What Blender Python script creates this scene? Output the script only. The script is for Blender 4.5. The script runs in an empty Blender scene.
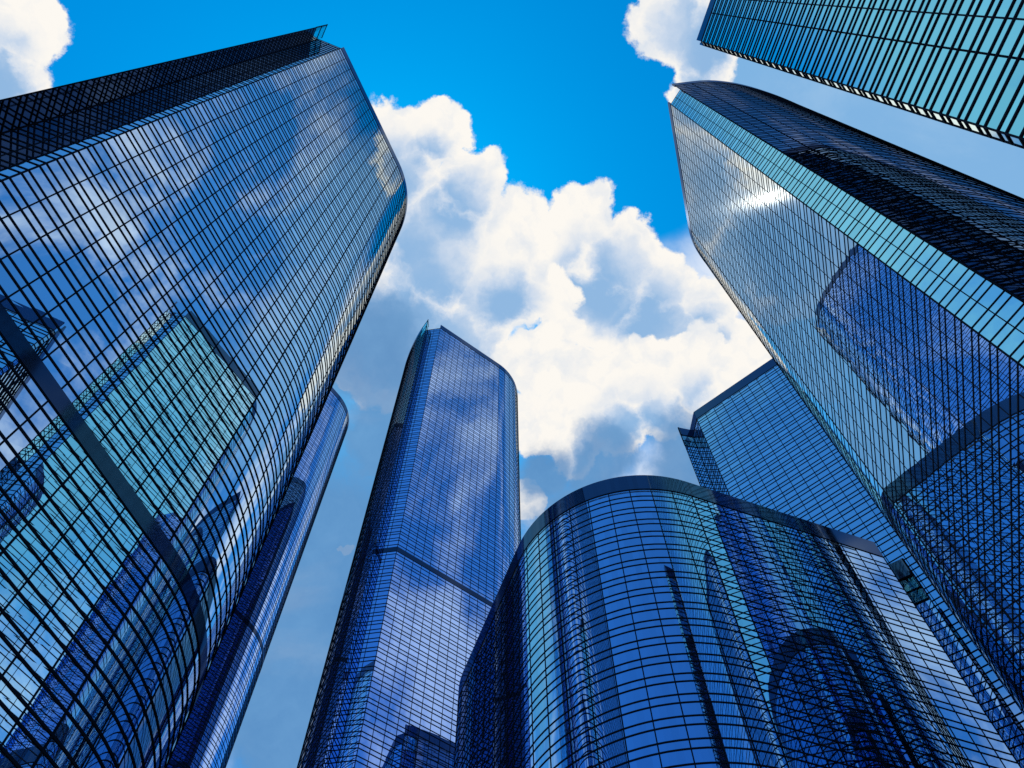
import bpy, math, random
from mathutils import Vector, Matrix
random.seed(7)
R = math.radians
scene = bpy.context.scene
col = scene.collection

# ------------------------------------------------------------------ camera
cam_d = bpy.data.cameras.new('camera')
cam = bpy.data.objects.new('camera', cam_d)
col.objects.link(cam)
scene.camera = cam
FPX, W, H = 880.0, 1024, 768
cam_d.sensor_width = 36.0
cam_d.lens = 36.0 * FPX / W
cam_d.clip_start = 0.1
cam_d.clip_end = 20000
# wide lens pointed 65 degrees up between the towers, with a trace of roll
CX = Vector((0.999950253, 0.00907654341, -0.00413622157))
CY = Vector((0.00997456611, -0.909923477, 0.414656212))
CZ = Vector((0.0, 0.414676841, 0.909968745))
right = CX.normalized()
fwd = Vector((0.0, CZ.y, CZ.z)).normalized()
fwd = (fwd - right * fwd.dot(right)).normalized()
up = right.cross(fwd)
EYE = Vector((0, 0, 1.7))
cam.matrix_world = Matrix(((right.x, up.x, -fwd.x, EYE.x), (right.y, up.y, -fwd.y, EYE.y), (right.z, up.z, -fwd.z, EYE.z), (0, 0, 0, 1)))


def project(p):
    d = p - EYE
    z = d.dot(fwd)
    if z < 0.5:
        return None
    return (512 + FPX * d.dot(right) / z, 384 - FPX * d.dot(up) / z)


# ------------------------------------------------------------------ sun and sky
SUN_AZ, SUN_EL = -26.1, 69.6          # azimuth clockwise from +Y
sd = Vector((math.sin(R(SUN_AZ)) * math.cos(R(SUN_EL)), math.cos(R(SUN_AZ)) * math.cos(R(SUN_EL)), math.sin(R(SUN_EL))))
sl = bpy.data.lights.new('sun', 'SUN')
sl.energy = 3.5
sl.angle = R(0.5)
sl.color = (1.0, 0.93, 0.82)
so = bpy.data.objects.new('sun', sl)
so.rotation_euler = sd.to_track_quat('Z', 'Y').to_euler()
so.location = (0, 0, 900)
col.objects.link(so)

world = bpy.data.worlds.new('World')
scene.world = world
world.use_nodes = True
nt = world.node_tree
nt.nodes.clear()
N, L = nt.nodes.new, nt.links.new


def math_node(tree, op, a, b=None, clamp=False):
    n = tree.nodes.new('ShaderNodeMath')
    n.operation = op
    n.use_clamp = clamp
    for i, v in enumerate((a, b)):
        if v is None:
            continue
        if isinstance(v, (int, float)):
            n.inputs[i].default_value = v
        else:
            tree.links.new(v, n.inputs[i])
    return n.outputs[0]


def smooth(tree, v, lo, hi, a=0.0, b=1.0):
    n = tree.nodes.new('ShaderNodeMapRange')
    n.interpolation_type = 'SMOOTHSTEP'
    n.inputs[1].default_value, n.inputs[2].default_value = lo, hi
    n.inputs[3].default_value, n.inputs[4].default_value = a, b
    tree.links.new(v, n.inputs[0])
    return n.outputs[0]


def vmath(tree, op, a, b=None):
    n = tree.nodes.new('ShaderNodeVectorMath')
    n.operation = op
    for i, v in enumerate((a, b)):
        if v is None:
            continue
        if isinstance(v, (tuple, Vector)):
            n.inputs[i].default_value = v
        elif isinstance(v, (int, float)):
            n.inputs['Scale'].default_value = v
        else:
            tree.links.new(v, n.inputs[i])
    return n.outputs['Value'] if op in ('DISTANCE', 'LENGTH', 'DOT_PRODUCT') else n.outputs[0]


def noise(tree, vec, scale, detail=6, rough=0.55, out='Fac', dist=0.0):
    n = tree.nodes.new('ShaderNodeTexNoise')
    n.inputs['Scale'].default_value = scale
    n.inputs['Detail'].default_value = detail
    n.inputs['Roughness'].default_value = rough
    n.inputs['Distortion'].default_value = dist
    tree.links.new(vec, n.inputs['Vector'])
    return n.outputs[out]


def mixc(tree, fac, a, b, mode='MIX'):
    n = tree.nodes.new('ShaderNodeMix')
    n.data_type = 'RGBA'
    n.blend_type = mode
    if isinstance(fac, (int, float)):
        n.inputs['Factor'].default_value = fac
    else:
        tree.links.new(fac, n.inputs['Factor'])
    for k, v in ((6, a), (7, b)):
        if isinstance(v, tuple):
            n.inputs[k].default_value = v if len(v) == 4 else (*v, 1)
        else:
            tree.links.new(v, n.inputs[k])
    return n.outputs[2]


sky = N('ShaderNodeTexSky')
sky.sky_type = 'NISHITA'
sky.sun_disc = False
sky.sun_elevation = R(SUN_EL)
sky.sun_rotation = R(SUN_AZ)
sky.air_density = 1.0
sky.dust_density = 0.3
sky.ozone_density = 2.5
sky_col = mixc(nt, 1.0, sky.outputs[0], (0.0, 1.10, 1.72), 'MULTIPLY')

tc = N('ShaderNodeTexCoord')
dvec = vmath(nt, 'NORMALIZE', tc.outputs['Generated'])
# billowing: the direction is warped by noise before the cloud bodies are looked up
w1 = vmath(nt, 'SCALE', vmath(nt, 'SUBTRACT', noise(nt, dvec, 9, 3, 0.5, 'Color'), (0.5, 0.5, 0.5)), 0.05)
w2 = vmath(nt, 'SCALE', vmath(nt, 'SUBTRACT', noise(nt, dvec, 34, 5, 0.6, 'Color'), (0.5, 0.5, 0.5)), 0.034)
wv = vmath(nt, 'ADD', vmath(nt, 'ADD', dvec, w1), w2)


def dirv(az, el):
    return Vector((math.sin(R(az)) * math.cos(R(el)), math.cos(R(az)) * math.cos(R(el)), math.sin(R(el))))


def bodies(vec, lst):
    out = None
    for az, el, rad in lst:
        d = vmath(nt, 'DISTANCE', vec, dirv(az, el))
        f = math_node(nt, 'SUBTRACT', 1.0, math_node(nt, 'DIVIDE', d, R(rad)))
        out = f if out is None else math_node(nt, 'MAXIMUM', out, f)
    return out


# cloud heaps, back to front: the bodies of each heap and its shaded hollows (azimuth, elevation, angular radius)
heaps = [
    ([(18.9, 75.1, 2.46), (23.9, 72.1, 2.96), (28.8, 69.6, 2.71), (32.5, 66.9, 2.59), (17.1, 70.1, 3.7), (23.6, 67.2, 3.7), (32.4, 63.9, 2.22), (12.8, 74.1, 2.46)],
     [(17.9, 71.0, 2.77), (22.7, 68.0, 2.77), (28.3, 65.3, 1.85)]),
    ([(-39.1, 78.9, 2.59), (-27.9, 80.4, 2.46), (-12.0, 77.7, 2.83), (1.1, 75.1, 3.08), (7.5, 71.3, 2.46), (9.0, 69.4, 1.54), (-2.3, 71.6, 3.7), (-16.3, 73.6, 4.93), (-19.5, 67.9, 5.54), (-8.8, 67.5, 4.31), (-31.1, 77.1, 3.08)],
     [(-35.0, 76.2, 2.77), (-29.3, 71.4, 5.54), (-17.0, 66.9, 6.16), (-10.3, 62.8, 4.93), (-15.8, 70.3, 3.7), (-14.7, 76.0, 2.22), (-1.2, 71.0, 2.09), (-27.1, 78.9, 1.36)]),
    ([(4.6, 66.7, 2.96), (12.0, 64.9, 3.08), (19.7, 64.7, 3.08), (26.6, 63.7, 2.83), (33.1, 62.6, 2.09), (4.0, 63.1, 2.46), (8.3, 60.9, 1.72), (14.3, 62.0, 2.59), (20.5, 61.9, 2.16), (1.4, 58.0, 1.72), (35.7, 62.3, 1.54), (9.6, 62.8, 2.16)],
     [(17.0, 60.7, 2.77), (11.3, 60.0, 1.85), (24.9, 60.4, 2.46)]),
    ([(-86.5, 62.4, 3.2), (-80.7, 60.6, 3.1), (77.6, 80.2, 2.71), (62.7, 77.3, 2.09), (74.7, 77.8, 3.08), (-24.9, 63.7, 0.55), (-17.9, 53.7, 0.49)],
     [(76.6, 76.1, 4.31), (-79.9, 60.3, 2.46)]),
]
veil = [(-18.4, 52.9, 9.24), (-18.3, 44.4, 9.24), (-14.5, 61.5, 6.0), (-23, 66, 5.0), (22, 57.5, 4.0), (8, 55, 5.0), (11.2, 59.7, 3.0), (4.2, 59.6, 2.6), (22.6, 59.1, 3.2)]
added_veil = [(-111, 68, 14.0), (-72, 55, 17.0), (-100, 56, 15.0)]  # unseen pale teal patches, added so the glass has them to mirror
clear = [(27.5, 83.2, 11.7), (-83.6, 73.6, 9.24), (-64.9, 82.8, 7.39), (-84.2, 68.6, 6.8), (38.8, 76.9, 5.54), (186, 54, 26.0), (226, 56, 18.0)]

vor = N('ShaderNodeTexVoronoi')
vor.feature = 'SMOOTH_F1'
vor.inputs['Scale'].default_value = 42
vor.inputs['Smoothness'].default_value = 0.4
L(wv, vor.inputs['Vector'])
fine = noise(nt, wv, 60, 7, 0.62)
soft = noise(nt, wv, 16, 6, 0.6)
mid = noise(nt, wv, 30, 6, 0.6)
ragged = math_node(nt, 'ADD', math_node(nt, 'MULTIPLY', math_node(nt, 'SUBTRACT', 0.5, vor.outputs['Distance']), 0.22),
                   math_node(nt, 'MULTIPLY', math_node(nt, 'SUBTRACT', fine, 0.5), 0.34))
puff = math_node(nt, 'MULTIPLY', math_node(nt, 'SUBTRACT', math_node(nt, 'ADD', mid, math_node(nt, 'MULTIPLY', vor.outputs['Distance'], 0.4)), 0.66), 1.1, True)


def heap(lst, hollows):
    """cover and colour of one heap: bright at its rim, grey-blue in its hollows"""
    dens = math_node(nt, 'ADD', bodies(wv, lst), ragged)
    cover = smooth(nt, dens, 0.04, 0.20)
    S = math_node(nt, 'ADD', bodies(wv, hollows), math_node(nt, 'MULTIPLY', math_node(nt, 'SUBTRACT', soft, 0.5), 0.9))
    sh = math_node(nt, 'MULTIPLY', smooth(nt, S, -0.65, 0.65), smooth(nt, dens, 0.15, 0.6))
    sh = math_node(nt, 'MAXIMUM', sh, math_node(nt, 'MULTIPLY', puff, 0.75))
    ramp = N('ShaderNodeValToRGB')
    cr = ramp.color_ramp
    cr.elements[0].color = (0.98, 0.945, 0.885, 1)
    cr.elements[1].color = (0.28, 0.48, 0.75, 1)
    e = cr.elements.new(0.5)
    e.color = (0.60, 0.70, 0.84, 1)
    L(sh, ramp.inputs[0])
    return cover, ramp.outputs[0]


# broken soft cloud over the rest of the sky, with a thin veil low down
c_far = smooth(nt, noise(nt, dvec, 5.2, 7, 0.6, dist=0.4), 0.46, 0.64)
V = bodies(wv, veil)
VP = bodies(wv, added_veil)
VR = bodies(wv, [(76, 73, 6.0), (64.9, 64.0, 10.0)])
vr = smooth(nt, math_node(nt, 'ADD', VR, math_node(nt, 'MULTIPLY', math_node(nt, 'SUBTRACT', soft, 0.5), 0.8)), -0.1, 0.4, 0.0, 0.9)
vadded = smooth(nt, math_node(nt, 'ADD', VP, math_node(nt, 'MULTIPLY', math_node(nt, 'SUBTRACT', soft, 0.5), 0.8)), -0.1, 0.6, 0.0, 0.85)
lowv = noise(nt, dvec, 7, 5, 0.6)
vsoft = smooth(nt, math_node(nt, 'ADD', V, math_node(nt, 'MULTIPLY', math_node(nt, 'SUBTRACT', soft, 0.5), 0.9)), -0.1, 0.55, 0.0, 0.92)
not_clear = smooth(nt, bodies(dvec, clear), -0.25, 0.15, 1.0, 0.0)
c_far = math_node(nt, 'MULTIPLY', math_node(nt, 'MULTIPLY', c_far, not_clear), 0.78)

bg_sky = N('ShaderNodeBackground')
bg_sky.inputs[1].default_value = 0.11
L(sky_col, bg_sky.inputs[0])


def over(base, fac, color, strength):
    b = N('ShaderNodeBackground')
    b.inputs[1].default_value = strength
    if isinstance(color, tuple):
        b.inputs[0].default_value = (*color, 1)
    else:
        L(color, b.inputs[0])
    m = N('ShaderNodeMixShader')
    L(fac, m.inputs[0])
    L(base, m.inputs[1])
    L(b.outputs[0], m.inputs[2])
    return m.outputs[0]


vadded = math_node(nt, 'MULTIPLY', vadded, smooth(nt, bodies(dvec, clear[:5]), -0.3, 0.25, 1.0, 0.0))
deep = smooth(nt, bodies(dvec, clear[:5]), -0.5, 0.1, 0.085, 0.0)  # thin haze added outside the clear patches to grey the reflections
s = over(bg_sky.outputs[0], deep, (0.58, 0.66, 0.76), 1.0)
s = over(s, c_far, (0.90, 0.94, 1.0), 1.0)
s = over(s, vr, (0.24, 0.48, 0.77), 1.0)
s = over(s, vadded, (0.20, 0.54, 0.70), 1.0)
veil_col = mixc(nt, soft, (0.08, 0.225, 0.48), (0.17, 0.37, 0.64))
for lst, hollows in heaps:
    cover, tone = heap(lst, hollows)
    s = over(s, cover, tone, 1.0)
s = over(s, vsoft, veil_col, 1.0)
wo = N('ShaderNodeOutputWorld')
L(s, wo.inputs['Surface'])
world.cycles.sampling_method = 'MANUAL'
world.cycles.sample_map_resolution = 512


# ------------------------------------------------------------------ materials
def new_mat(name):
    m = bpy.data.materials.new(name)
    m.use_nodes = True
    m.node_tree.nodes.clear()
    return m, m.node_tree


def glass(name, tint, grazing, rough=0.0, dark=(0.004, 0.007, 0.014), edge=0.4, haze=0.0006):
    """coated curtain-wall glass: a tinted mirror that turns clearer at grazing angles"""
    m, t = new_mat(name)
    lw = t.nodes.new('ShaderNodeLayerWeight')
    lw.inputs['Blend'].default_value = edge
    geo = t.nodes.new('ShaderNodeNewGeometry')
    var = smooth(t, geo.outputs['Random Per Island'], 0, 1, 0.92, 1.04)
    c = mixc(t, lw.outputs['Facing'], tint, grazing)
    cv = t.nodes.new('ShaderNodeVectorMath')
    cv.operation = 'SCALE'
    t.links.new(c, cv.inputs[0])
    t.links.new(var, cv.inputs['Scale'])
    g = t.nodes.new('ShaderNodeBsdfGlossy')
    g.inputs['Roughness'].default_value = rough
    t.links.new(cv.outputs[0], g.inputs['Color'])
    g2 = t.nodes.new('ShaderNodeBsdfGlossy')
    g2.inputs['Roughness'].default_value = 0.12
    t.links.new(cv.outputs[0], g2.inputs['Color'])
    gm = t.nodes.new('ShaderNodeMixShader')
    gm.inputs[0].default_value = haze
    t.links.new(g.outputs[0], gm.inputs[1])
    t.links.new(g2.outputs[0], gm.inputs[2])
    d = t.nodes.new('ShaderNodeBsdfDiffuse')
    d.inputs['Color'].default_value = (*dark, 1)
    a = t.nodes.new('ShaderNodeAddShader')
    t.links.new(gm.outputs[0], a.inputs[0])
    t.links.new(d.outputs[0], a.inputs[1])
    o = t.nodes.new('ShaderNodeOutputMaterial')
    t.links.new(a.outputs[0], o.inputs['Surface'])
    return m


def clear_glass(name):
    m, t = new_mat(name)
    tr = t.nodes.new('ShaderNodeBsdfTransparent')
    tr.inputs[0].default_value = (0.72, 0.95, 0.95, 1)
    g = t.nodes.new('ShaderNodeBsdfGlossy')
    g.inputs['Roughness'].default_value = 0.0
    g.inputs['Color'].default_value = (0.8, 1.0, 1.0, 1)
    mx = t.nodes.new('ShaderNodeMixShader')
    mx.inputs[0].default_value = 0.45
    t.links.new(tr.outputs[0], mx.inputs[1])
    t.links.new(g.outputs[0], mx.inputs[2])
    o = t.nodes.new('ShaderNodeOutputMaterial')
    t.links.new(mx.outputs[0], o.inputs['Surface'])
    return m


def metal(name, color, rough=0.4, spec=0.5):
    m, t = new_mat(name)
    p = t.nodes.new('ShaderNodeBsdfPrincipled')
    tcn = t.nodes.new('ShaderNodeTexCoord')
    nz = noise(t, tcn.outputs['Object'], 0.35, 4)
    c = mixc(t, nz, tuple(x * 0.7 for x in color), tuple(min(1, x * 1.3) for x in color))
    t.links.new(c, p.inputs['Base Color'])
    p.inputs['Roughness'].default_value = rough
    p.inputs['Specular IOR Level'].default_value = spec
    o = t.nodes.new('ShaderNodeOutputMaterial')
    t.links.new(p.outputs[0], o.inputs['Surface'])
    return m


G_BLUE = glass('blue_glass', (0.38, 0.57, 0.78), (0.88, 0.98, 1.0))
G_DEEP = glass('deep_blue_glass', (0.24, 0.40, 0.88), (0.66, 0.84, 1.0))
G_TEAL = glass('teal_glass', (0.52, 0.92, 0.92), (0.95, 1.0, 1.0))  # cyan of a reflected sky put into the tint
G_MINT = glass('mint_glass', (0.74, 1.0, 0.99), (1.0, 1.0, 1.0))  # tint raised to stand in for a brighter, cyan reflected sky
G_NAVY = glass('navy_glass', (0.16, 0.32, 0.70), (0.60, 0.84, 0.92))
G_SHELL = glass('smoked_glass', (0.20, 0.24, 0.37), (0.26, 0.30, 0.38))
G_CLEAR = clear_glass('clear_glass')
G_PARA = glass('dark_band_glass', (0.035, 0.05, 0.09), (0.14, 0.19, 0.28), rough=0.05)
G_BLACK = glass('near_black_glass', (0.025, 0.035, 0.06), (0.09, 0.12, 0.18), rough=0.06)
M_BAR = metal('dark_aluminium', (0.012, 0.019, 0.034), 0.8, 0.0)
M_ROOF = metal('roof_felt', (0.10, 0.10, 0.11), 0.9, 0.2)


# ------------------------------------------------------------------ mesh helpers
class MB:
    def __init__(self):
        self.v, self.f, self.n, self.sm = [], [], [], []

    def quad(self, pts, normals=None):
        i = len(self.v)
        self.v += [tuple(p) for p in pts]
        self.f.append((i, i + 1, i + 2, i + 3))
        self.n += [tuple(q) for q in normals] if normals else [None] * 4

    def build(self, name, mat, parent=None):
        me = bpy.data.meshes.new(name)
        me.from_pydata(self.v, [], self.f)
        me.materials.append(mat)
        if any(q is not None for q in self.n):
            me.shade_smooth()
            me.normals_split_custom_set_from_vertices([q if q is not None else (0, 0, 0) for q in self.n])
        me.update()
        o = bpy.data.objects.new(name, me)
        col.objects.link(o)
        if parent:
            o.parent = parent
        return o


def arc(cx, cy, r, a0, a1, n):
    return [(cx + r * math.cos(R(a0 + (a1 - a0) * i / n)), cy + r * math.sin(R(a0 + (a1 - a0) * i / n))) for i in range(n + 1)]


def resample(pts, step):
    """even points along a polyline, ends kept"""
    seg = [math.dist(a, b) for a, b in zip(pts, pts[1:])]
    tot = sum(seg)
    n = max(1, round(tot / step))
    out, k, acc = [pts[0]], 0, 0.0
    for i in range(1, n):
        t = tot * i / n
        while acc + seg[k] < t:
            acc += seg[k]
            k += 1
        u = (t - acc) / seg[k]
        out.append((pts[k][0] + (pts[k + 1][0] - pts[k][0]) * u, pts[k][1] + (pts[k + 1][1] - pts[k][1]) * u))
    out.append(pts[-1])
    return out


def catmull(pts, n=6):
    out = []
    for i in range(len(pts) - 1):
        p0 = pts[max(i - 1, 0)]
        p1, p2 = pts[i], pts[i + 1]
        p3 = pts[min(i + 2, len(pts) - 1)]
        for k in range(n):
            t = k / n
            out.append(tuple(0.5 * (2 * b + (c - a) * t + (2 * a - 5 * b + 4 * c - d) * t * t + (3 * b - a - 3 * c + d) * t ** 3) for a, b, c, d in zip(p0, p1, p2, p3)))
    out.append(pts[-1])
    return out


COLW, TALL, SHORT, PARA = 3.0, 2.2, 1.4, 4.8
BAND = 195.6
ROWH = TALL + SHORT

# plan of the tower type, the flat front along +x and the outside at -y
SHELL = catmull([(-6.9, 6.6), (-6.3, 13.3), (-4.8, 21.2), (-2.0, 30.5), (3.0, 41.5), (10.5, 52.0), (21, 60.5), (33, 64.5)])
TIP, FOLD, ROOT = (-7.0, 1.4), (-4.5, 4.5), (-6.9, 6.6)
# the same type with a shorter fin and a flatter curved wall
SHELL_FLAT = catmull([(-4.0, 6.6), (-3.3, 11.0), (-1.9, 15.8), (0.2, 20.8), (3.0, 26.0), (7.2, 32.6), (13.0, 40.0), (21.5, 48.5), (33, 57)])
TIP_FLAT, FOLD_FLAT, ROOT_FLAT = (-4.6, 1.9), (-3.25, 3.25), (-4.0, 6.6)

TOWERS = []


def outward(a, b, sgn):
    dx, dy = b[0] - a[0], b[1] - a[1]
    l = math.hypot(dx, dy) or 1
    return Vector((dy / l * sgn, -dx / l * sgn, 0))


def levels(top):
    """heights of the horizontal bars under the parapet and the gap of the service band"""
    z, out = top, [top]
    k = 0
    while True:
        z -= TALL if k % 2 == 0 else SHORT
        if z < 0.2:
            break
        out.append(z)
        k += 1
    out.append(0.0)
    return out


class Tower:
    def __init__(self, name, label, loc, az, height, mirror, g_main, g_side, group, para_strip=False, blade_cap=False, custom=None, g_shell=None, front=37, side_y=44, clear_top=0.0, dark_corner=False, bars=(0.25, 0.075, 0.08, 0.05), g_fin=None, flat=False):
        tip, fold, root_pt, shell = (TIP_FLAT, FOLD_FLAT, ROOT_FLAT, SHELL_FLAT) if flat else (TIP, FOLD, ROOT, SHELL)
        self.fin_pts = [root_pt, tip, fold]
        self.bars = bars
        self.root = bpy.data.objects.new(name, None)
        col.objects.link(self.root)
        self.root.location = (loc[0], loc[1], 0)
        self.root.rotation_euler = (0, 0, R(90 - az + (180 if mirror else 0)))
        self.root['label'] = label
        self.root['category'] = 'skyscraper'
        self.root['group'] = group
        self.root.empty_display_size = 5
        self.m = -1 if mirror else 1
        self.H = height
        self.mw = Matrix.Translation(self.root.location) @ Matrix.Rotation(self.root.rotation_euler.z, 4, 'Z')
        self.cands = []       # (parent facade, quad, normals, area in the picture)
        self.glz = {}
        self.loop = []
        t = lambda pts: [(p[0] * self.m, p[1]) for p in pts]
        top = height - PARA
        zc = top - clear_top if clear_top else 1e9
        if custom:
            plan = custom
        else:
            round_parts = [('rounded_corner', arc(front, 24, 24, -90, 0, 24), True, True, g_main)]
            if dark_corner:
                round_parts = [('rounded_corner', arc(front, 24, 24, -90, -54, 10), True, True, g_main), ('rounded_corner', arc(front, 24, 24, -54, 0, 14), True, True, G_BLACK)]  # outer part of the turn in near-black glass
            plan = [('fin_face', [tip, fold], False, blade_cap, g_fin or g_main), ('fin_wall', [root_pt, tip], False, blade_cap or not clear_top, g_shell or G_SHELL), ('chamfer_facade', [fold, (0, 0)], False, para_strip, g_main), ('front_facade', [(0, 0), (front, 0)], False, True, g_main), *round_parts,
                    ('side_facade', [(front + 24, 24), (front + 24, side_y)], False, True, g_side), ('back_corner', arc(front + 6, side_y, 18, 0, 80, 12), True, True, g_side), ('back_facade', [arc(front + 6, side_y, 18, 0, 80, 12)[-1], shell[-1]], False, True, g_side), ('curved_wall', shell[::-1], True, True, g_shell or G_SHELL)]
        for nm, pts, curved, para, g, *w in plan:
            self.facade(nm, t(pts), curved, para, g, top, w[0] if w else 4.0 if nm == 'rounded_corner' else COLW, zc if nm.startswith('fin') else 1e9)
        self.bands(plan, t)
        # roof deck
        seen, ring = set(), []
        for p in self.loop:
            k = (round(p[0], 2), round(p[1], 2))
            if k not in seen:
                seen.add(k)
                ring.append(p)
        me = bpy.data.meshes.new('roof_deck')
        n = len(ring)
        zt, zb = top - 0.4, top - 0.9
        me.from_pydata([(x, y, zt) for x, y in ring] + [(x, y, zb) for x, y in ring], [], [tuple(range(n)), tuple(range(2 * n - 1, n - 1, -1))] + [(i, (i + 1) % n, n + (i + 1) % n, n + i) for i in range(n)])
        me.materials.append(M_ROOF)
        o = bpy.data.objects.new('roof_deck', me)
        col.objects.link(o)
        o.parent = self.root
        if not custom:
            self.fin(t, blade_cap, zc)
        TOWERS.append(self)
        self.wring = [self.mw @ Vector((x, y, 0)) for x, y in ring]

    def facade(self, nm, pts, curved, para, g, top, colw, zmax):
        m = self.m
        cols = resample(pts, colw)
        if curved:
            fine = []
            sub = 4
            allp = resample(pts, colw / sub)
            ncol = max(1, round((len(allp) - 1) / sub))
            allp = resample(pts, sum(math.dist(a, b) for a, b in zip(pts, pts[1:])) / (ncol * sub) * 1.0000001)
            cols = allp[::sub]
            if math.dist(cols[-1], pts[-1]) > 0.05:
                cols[-1] = pts[-1]
        if not nm.startswith('fin'):
            self.loop += cols[:-1] if not curved else allp
        lv = [z for z in levels(top) if z <= zmax + 0.01]
        top = min(top, zmax)
        line = allp if curved else cols
        step = sub if curved else 1
        # smooth normals along a curved wall
        nrm = []
        for i in range(len(line)):
            a, b = line[max(i - 1, 0)], line[min(i + 1, len(line) - 1)]
            nrm.append(outward(a, b, m))
        bars = MB()
        th, pr = self.bars[:2]
        # horizontal bars
        for z in lv[:-1]:
            if self.in_band(z):
                continue
            for i in range(len(line) - 1):
                a, b = line[i], line[i + 1]
                if curved:
                    na, nb = nrm[i], nrm[i + 1]
                else:
                    na = nb = outward(a, b, m)
                A, B = Vector((*a, z)), Vector((*b, z))
                h = Vector((0, 0, th / 2))
                p = [A - h, A + na * pr - h, A + na * pr + h, A + h]
                q = [B - h, B + nb * pr - h, B + nb * pr + h, B + h]
                for k in range(3):
                    bars.quad([p[k], q[k], q[k + 1], p[k + 1]] if m > 0 else [q[k], p[k], p[k + 1], q[k + 1]])
        # upright mullions
        for i, c in enumerate(cols):
            n0 = nrm[min(i * step, len(line) - 1)] if curved else outward(cols[max(i - 1, 0)], cols[max(i - 1, 0) + 1], m)
            tg = Vector((-n0.y, n0.x, 0))
            hw, pv = self.bars[2:]
            if i in (0, len(cols) - 1) and not curved:
                hw, pv = 0.10, 0.05
            for z0, z1 in self.spans(top):
                A, B = Vector((*c, z0)), Vector((*c, z1))
                p = [A - tg * hw, A - tg * hw + n0 * pv, A + tg * hw + n0 * pv, A + tg * hw]
                q = [x + (B - A) for x in p]
                for k in range(3):
                    bars.quad([p[k], p[k + 1], q[k + 1], q[k]])
        fr = bars.build(nm, M_BAR, self.root)
        # panes
        for i in range(len(cols) - 1):
            for z1, z0 in zip(lv, lv[1:]):
                if self.in_band((z0 + z1) / 2):
                    continue
                if curved:
                    qs = []
                    for k in range(step):
                        j = i * step + k
                        if j + 1 >= len(line):
                            break
                        a, b = line[j], line[j + 1]
                        qs.append(([(*a, z0), (*b, z0), (*b, z1), (*a, z1)], [nrm[j], nrm[j + 1], nrm[j + 1], nrm[j]]))
                else:
                    a, b = cols[i], cols[i + 1]
                    n0 = outward(a, b, m)
                    j = [n0 * random.gauss(0, 0.0012) for _ in range(4)]
                    c4 = [Vector((*a, z0)), Vector((*b, z0)), Vector((*b, z1)), Vector((*a, z1))]
                    qs = [([x + y for x, y in zip(c4, j)], None)]
                if not qs:
                    continue
                area = self.shown([q for qq in (qs[0][0][0:1] + qs[0][0][3:4] + qs[-1][0][1:3],) for q in qq], nrm[min(i * step, len(nrm) - 1)] if curved else n0)
                self.cands.append((area, fr, qs, g))

    def shown(self, q, n):
        w = [self.mw @ Vector(p) for p in (q[0], q[2], q[3], q[1])]
        c = sum(w, Vector()) / 4
        nw = self.mw.to_3x3() @ n
        if nw.dot(EYE - c) <= 0:
            return 0
        pr = [project(p) for p in w]
        if any(p is None for p in pr):
            return 0
        if not all(-5 < p[0] < 1029 and -5 < p[1] < 773 for p in pr):
            return 0
        return abs(sum(pr[i][0] * pr[(i + 1) % 4][1] - pr[(i + 1) % 4][0] * pr[i][1] for i in range(4))) / 2

    def in_band(self, z):
        b1 = self.H - PARA - 3.6 * 53
        return self.H > 205 and b1 - TALL + 0.3 < z < b1 - 0.3

    def spans(self, top):
        if self.H > 205:
            b1 = self.H - PARA - 3.6 * 53
            return [(0, b1 - TALL), (b1, top)]
        return [(0, top)]

    def wall(self, pts_list, z0, z1, name, mat, depth=0.42, label=None):
        mb = MB()
        m = self.m
        for pts, curved in pts_list:
            line = resample(pts, 0.8) if curved else pts
            nr = [outward(line[max(i - 1, 0)], line[min(i + 1, len(line) - 1)], m) for i in range(len(line))]
            for i in range(len(line) - 1):
                na, nb = (nr[i], nr[i + 1]) if curved else (outward(line[i], line[i + 1], m),) * 2
                A, B = Vector((*line[i], 0)), Vector((*line[i + 1], 0))
                prof = [(-0.35, z0), (depth, z0), (depth, z1), (-0.35, z1), (-0.35, z0)]
                for k in range(4):
                    p = [A + na * prof[k][0] + Vector((0, 0, prof[k][1])), B + nb * prof[k][0] + Vector((0, 0, prof[k][1])),
                         B + nb * prof[k + 1][0] + Vector((0, 0, prof[k + 1][1])), A + na * prof[k + 1][0] + Vector((0, 0, prof[k + 1][1]))]
                    if m < 0:
                        p = [p[1], p[0], p[3], p[2]]
                    nn = None
                    if curved and k == 1:
                        nn = [na, nb, nb, na] if m > 0 else [nb, na, na, nb]
                    elif curved:
                        fn = (p[1] - p[0]).cross(p[2] - p[0]).normalized()
                        nn = [fn] * 4
                    mb.quad(p, nn)
            # closed ends
            for e, s in ((0, 1), (-1, -1)):
                n0 = nr[e] if curved else outward(line[0], line[1], m) if e == 0 else outward(line[-2], line[-1], m)
                A = Vector((*line[e], 0))
                p = [A + n0 * d + Vector((0, 0, z)) for d, z in ((-0.35, z0), (depth, z0), (depth, z1), (-0.35, z1))]
                mb.quad(p, [(p[1] - p[0]).cross(p[2] - p[0]).normalized()] * 4 if any(x is not None for x in mb.n) else None)
        if any(x is not None for x in mb.n):          # flat walls beside curved ones keep their own normals
            for fi, f in enumerate(mb.f):
                if mb.n[f[0]] is None:
                    a, b, c = (Vector(mb.v[f[k]]) for k in range(3))
                    fn = tuple((b - a).cross(c - a).normalized())
                    for k in f:
                        mb.n[k] = fn
        o = mb.build(name, mat, self.root)
        return o

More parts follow.
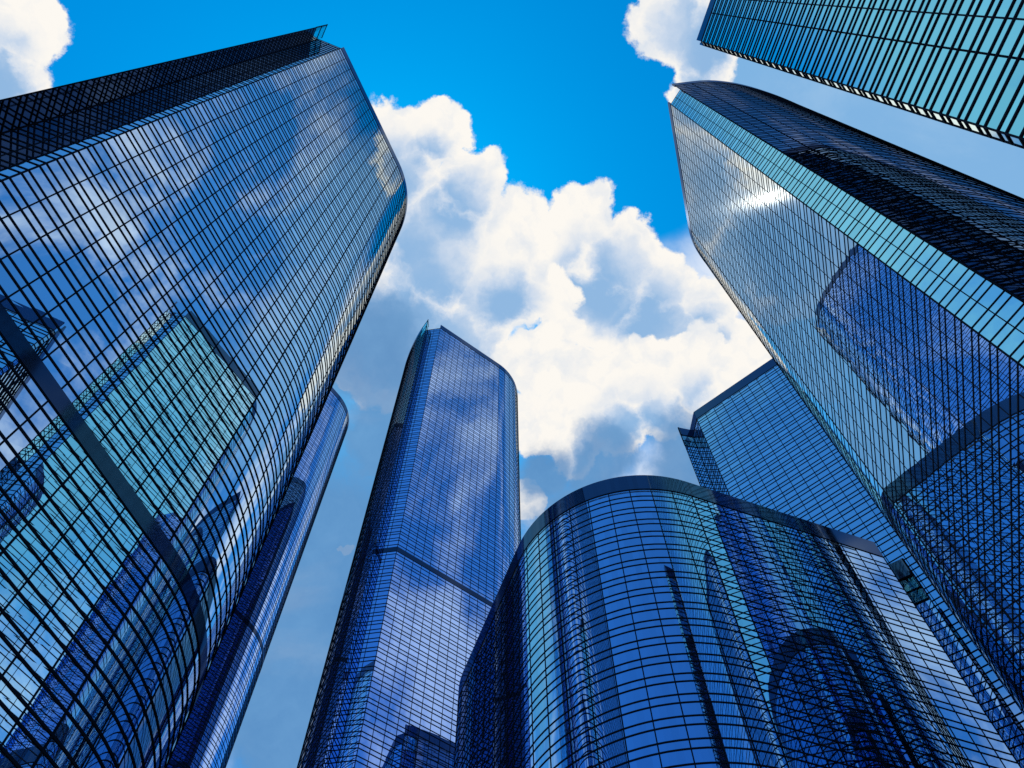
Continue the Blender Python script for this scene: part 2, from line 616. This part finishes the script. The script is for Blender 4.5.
    def bands(self, plan, t):
        pp = [(t(p), c) for nm, p, c, para, g, *w in plan if para]
        top = self.H - PARA
        o = self.wall(pp, top + 0.15, self.H, 'parapet', G_PARA, 0.10)
        if self.H > 205:
            b1 = top - 3.6 * 53
            self.wall([(t(p), c) for nm, p, c, para, g, *w in plan], b1 - TALL, b1, 'service_band', G_BLACK, 0.12)

    def fin(self, t, cap, zc):
        """the glass fin that runs on past the corner; its crown is clear glass against the sky"""
        m = self.m
        top = self.H - (PARA if cap else 0.1)
        (rx, ry), (tx, ty), (fx, fy) = t(self.fin_pts)
        w = MB()
        w.quad([(rx, ry, 0), (fx, fy, 0), (fx, fy, self.H - PARA), (rx, ry, self.H - PARA)])
        w.build('inner_wall', M_ROOF, self.root)
        if zc >= top:
            return
        gl, fr = MB(), MB()
        for a, b in (((tx, ty), (fx, fy)), ((rx, ry), (tx, ty))):
            n = outward(a, b, m)
            for s in (0.05, -0.05):
                A, B = Vector((*a, 0)) + n * (s - 0.08), Vector((*b, 0)) + n * (s - 0.08)
                gl.quad([(A.x, A.y, zc), (B.x, B.y, zc), (B.x, B.y, top), (A.x, A.y, top)], [n * (1 if s > 0 else -1)] * 4)
            for z in (zc + 0.3, (zc * 0.5 + top * 0.5), top - 0.15):
                A, B = Vector((*a, 0)), Vector((*b, 0))
                c = [A - n * 0.16, B - n * 0.16, B + n * 0.06, A + n * 0.06]
                for k in range(4):
                    p, q = c[k], c[(k + 1) % 4]
                    fr.quad([(p.x, p.y, z - 0.14), (q.x, q.y, z - 0.14), (q.x, q.y, z + 0.14), (p.x, p.y, z + 0.14)])
                for dz in (-0.14, 0.14):
                    fr.quad([(p.x, p.y, z + dz) for p in c])
        cg = gl.build('crown_pane', G_CLEAR, self.root)
        for k in range(4):          # the post on the tip
            dx, dy = ((-.13, -.13), (.13, -.13), (.13, .13), (-.13, .13))[k]
            ex, ey = ((.13, -.13), (.13, .13), (-.13, .13), (-.13, -.13))[k]
            fr.quad([(tx + dx, ty + dy, zc), (tx + ex, ty + ey, zc), (tx + ex, ty + ey, self.H), (tx + dx, ty + dy, self.H)])
        fr.build('crown_rail', M_BAR, cg)


def blocked(tw, c):
    """does another tower stand between the eye and the point"""
    ex, ey = EYE.x, EYE.y
    for o in TOWERS:
        r = o.wring
        for i in range(len(r)):
            a, b = r[i], r[(i + 1) % len(r)]
            d1x, d1y, d2x, d2y = c.x - ex, c.y - ey, b.x - a.x, b.y - a.y
            den = d1x * d2y - d1y * d2x
            if abs(den) < 1e-9:
                continue
            t = ((a.x - ex) * d2y - (a.y - ey) * d2x) / den
            u = ((a.x - ex) * d1y - (a.y - ey) * d1x) / den
            if 0 <= u <= 1 and 0 < t < (0.985 if o is tw else 1) and EYE.z + t * (c.z - EYE.z) < o.H:
                return True
    return False


def make_panes():
    for tw in TOWERS:
        tw.cands.sort(key=lambda c: -c[0])
        taken, rest = 0, {}
        for area, fr, qs, g in tw.cands:
            single = False
            if area > 0 and taken < 100:
                w = tw.mw @ (sum((Vector(p) for q in qs for p in q[0]), Vector()) / (4 * len(qs)))
                single = not blocked(tw, w)
            if single:
                taken += 1
                mb = MB()
            else:
                mb = rest.setdefault(fr.name, (fr, g, MB()))[2]
            for pts, nn in qs:
                if tw.m < 0:
                    pts = [pts[1], pts[0], pts[3], pts[2]]
                    nn = [nn[1], nn[0], nn[3], nn[2]] if nn else None
                mb.quad(pts, nn)
            if single:
                mb.build('window_pane', g, fr)
        for fr, g, mb in rest.values():
            o = mb.build('glazing', g, fr)
            o['kind'] = 'stuff'


# ------------------------------------------------------------------ the setting
mb = MB()
mb.quad([(-6000, -6000, 0), (6000, -6000, 0), (6000, 6000, 0), (-6000, 6000, 0)])
gm, t = new_mat('plaza_paving')
p = t.nodes.new('ShaderNodeBsdfPrincipled')
tcn = t.nodes.new('ShaderNodeTexCoord')
br = t.nodes.new('ShaderNodeTexBrick')
br.inputs['Scale'].default_value = 0.8
br.inputs['Color1'].default_value = (0.20, 0.195, 0.185, 1)
br.inputs['Color2'].default_value = (0.25, 0.24, 0.23, 1)
br.inputs['Mortar'].default_value = (0.09, 0.09, 0.09, 1)
br.inputs['Mortar Size'].default_value = 0.012
t.links.new(tcn.outputs['Object'], br.inputs['Vector'])
t.links.new(br.outputs['Color'], p.inputs['Base Color'])
p.inputs['Roughness'].default_value = 0.8
o = t.nodes.new('ShaderNodeOutputMaterial')
t.links.new(p.outputs[0], o.inputs['Surface'])
g = mb.build('plaza_ground', gm)
g['kind'] = 'structure'

GRP = 'glass skyscrapers around the plaza'
Tower('glass_tower', 'huge blue glass tower filling the left of the view, mirroring the teal tower opposite', (-46.7, 16.1), 22.8, 268, False, G_BLUE, G_BLUE, GRP, clear_top=10.8, front=35.2, bars=(0.25, 0.07, 0.08, 0.035), g_fin=G_BLACK)  # fin glass blackened so the chamfer beside it mirrors dark
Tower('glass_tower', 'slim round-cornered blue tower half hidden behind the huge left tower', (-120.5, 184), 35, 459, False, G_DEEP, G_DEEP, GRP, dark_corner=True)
Tower('glass_tower', 'tall deep blue tower standing alone in the middle against the white cloud', (-36.2, 159.6), 53, 426, False, G_DEEP, G_DEEP, GRP, clear_top=10.8)
Tower('glass_tower', 'low dark glass tower with a big rounded corner and thick dark parapet, front centre', (67.9, 96.6), 249.5, 140, True, G_NAVY, G_SHELL, GRP, para_strip=True, blade_cap=True, front=38.7, side_y=56, clear_top=7.2, bars=(0.22, 0.065, 0.08, 0.05))  # darkness of the side's reflections put into its smoked glass
Tower('glass_tower', 'flat plain blue tower behind the low round-cornered tower', (57.2, 123.5), 128.5, 250, False, G_BLUE, G_BLUE, GRP, para_strip=True, blade_cap=True, clear_top=7.2)
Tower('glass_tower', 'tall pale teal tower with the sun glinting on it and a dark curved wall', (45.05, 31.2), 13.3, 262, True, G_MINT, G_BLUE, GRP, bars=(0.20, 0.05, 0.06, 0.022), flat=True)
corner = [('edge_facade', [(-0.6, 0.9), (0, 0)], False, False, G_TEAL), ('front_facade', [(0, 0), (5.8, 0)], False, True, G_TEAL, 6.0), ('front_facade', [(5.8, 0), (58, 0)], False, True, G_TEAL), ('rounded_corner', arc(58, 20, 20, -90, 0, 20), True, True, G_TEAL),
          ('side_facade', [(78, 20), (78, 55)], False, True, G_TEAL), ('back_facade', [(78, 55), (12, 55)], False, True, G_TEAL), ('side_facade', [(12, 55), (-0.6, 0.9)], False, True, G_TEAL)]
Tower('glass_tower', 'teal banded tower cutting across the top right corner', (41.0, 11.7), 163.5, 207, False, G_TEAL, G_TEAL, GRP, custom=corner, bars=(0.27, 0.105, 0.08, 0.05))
make_panes()

# ------------------------------------------------------------------ render settings
scene.render.engine = 'CYCLES'
scene.view_settings.view_transform = 'Standard'
scene.view_settings.look = 'None'
scene.view_settings.exposure = 0
scene.view_settings.gamma = 1
c = scene.cycles
c.max_bounces = 8
c.glossy_bounces = 6
c.diffuse_bounces = 2
c.transparent_max_bounces = 12
c.caustics_reflective = False
c.caustics_refractive = False
c.sample_clamp_indirect = 4
c.use_denoising = False
c.use_adaptive_sampling = False
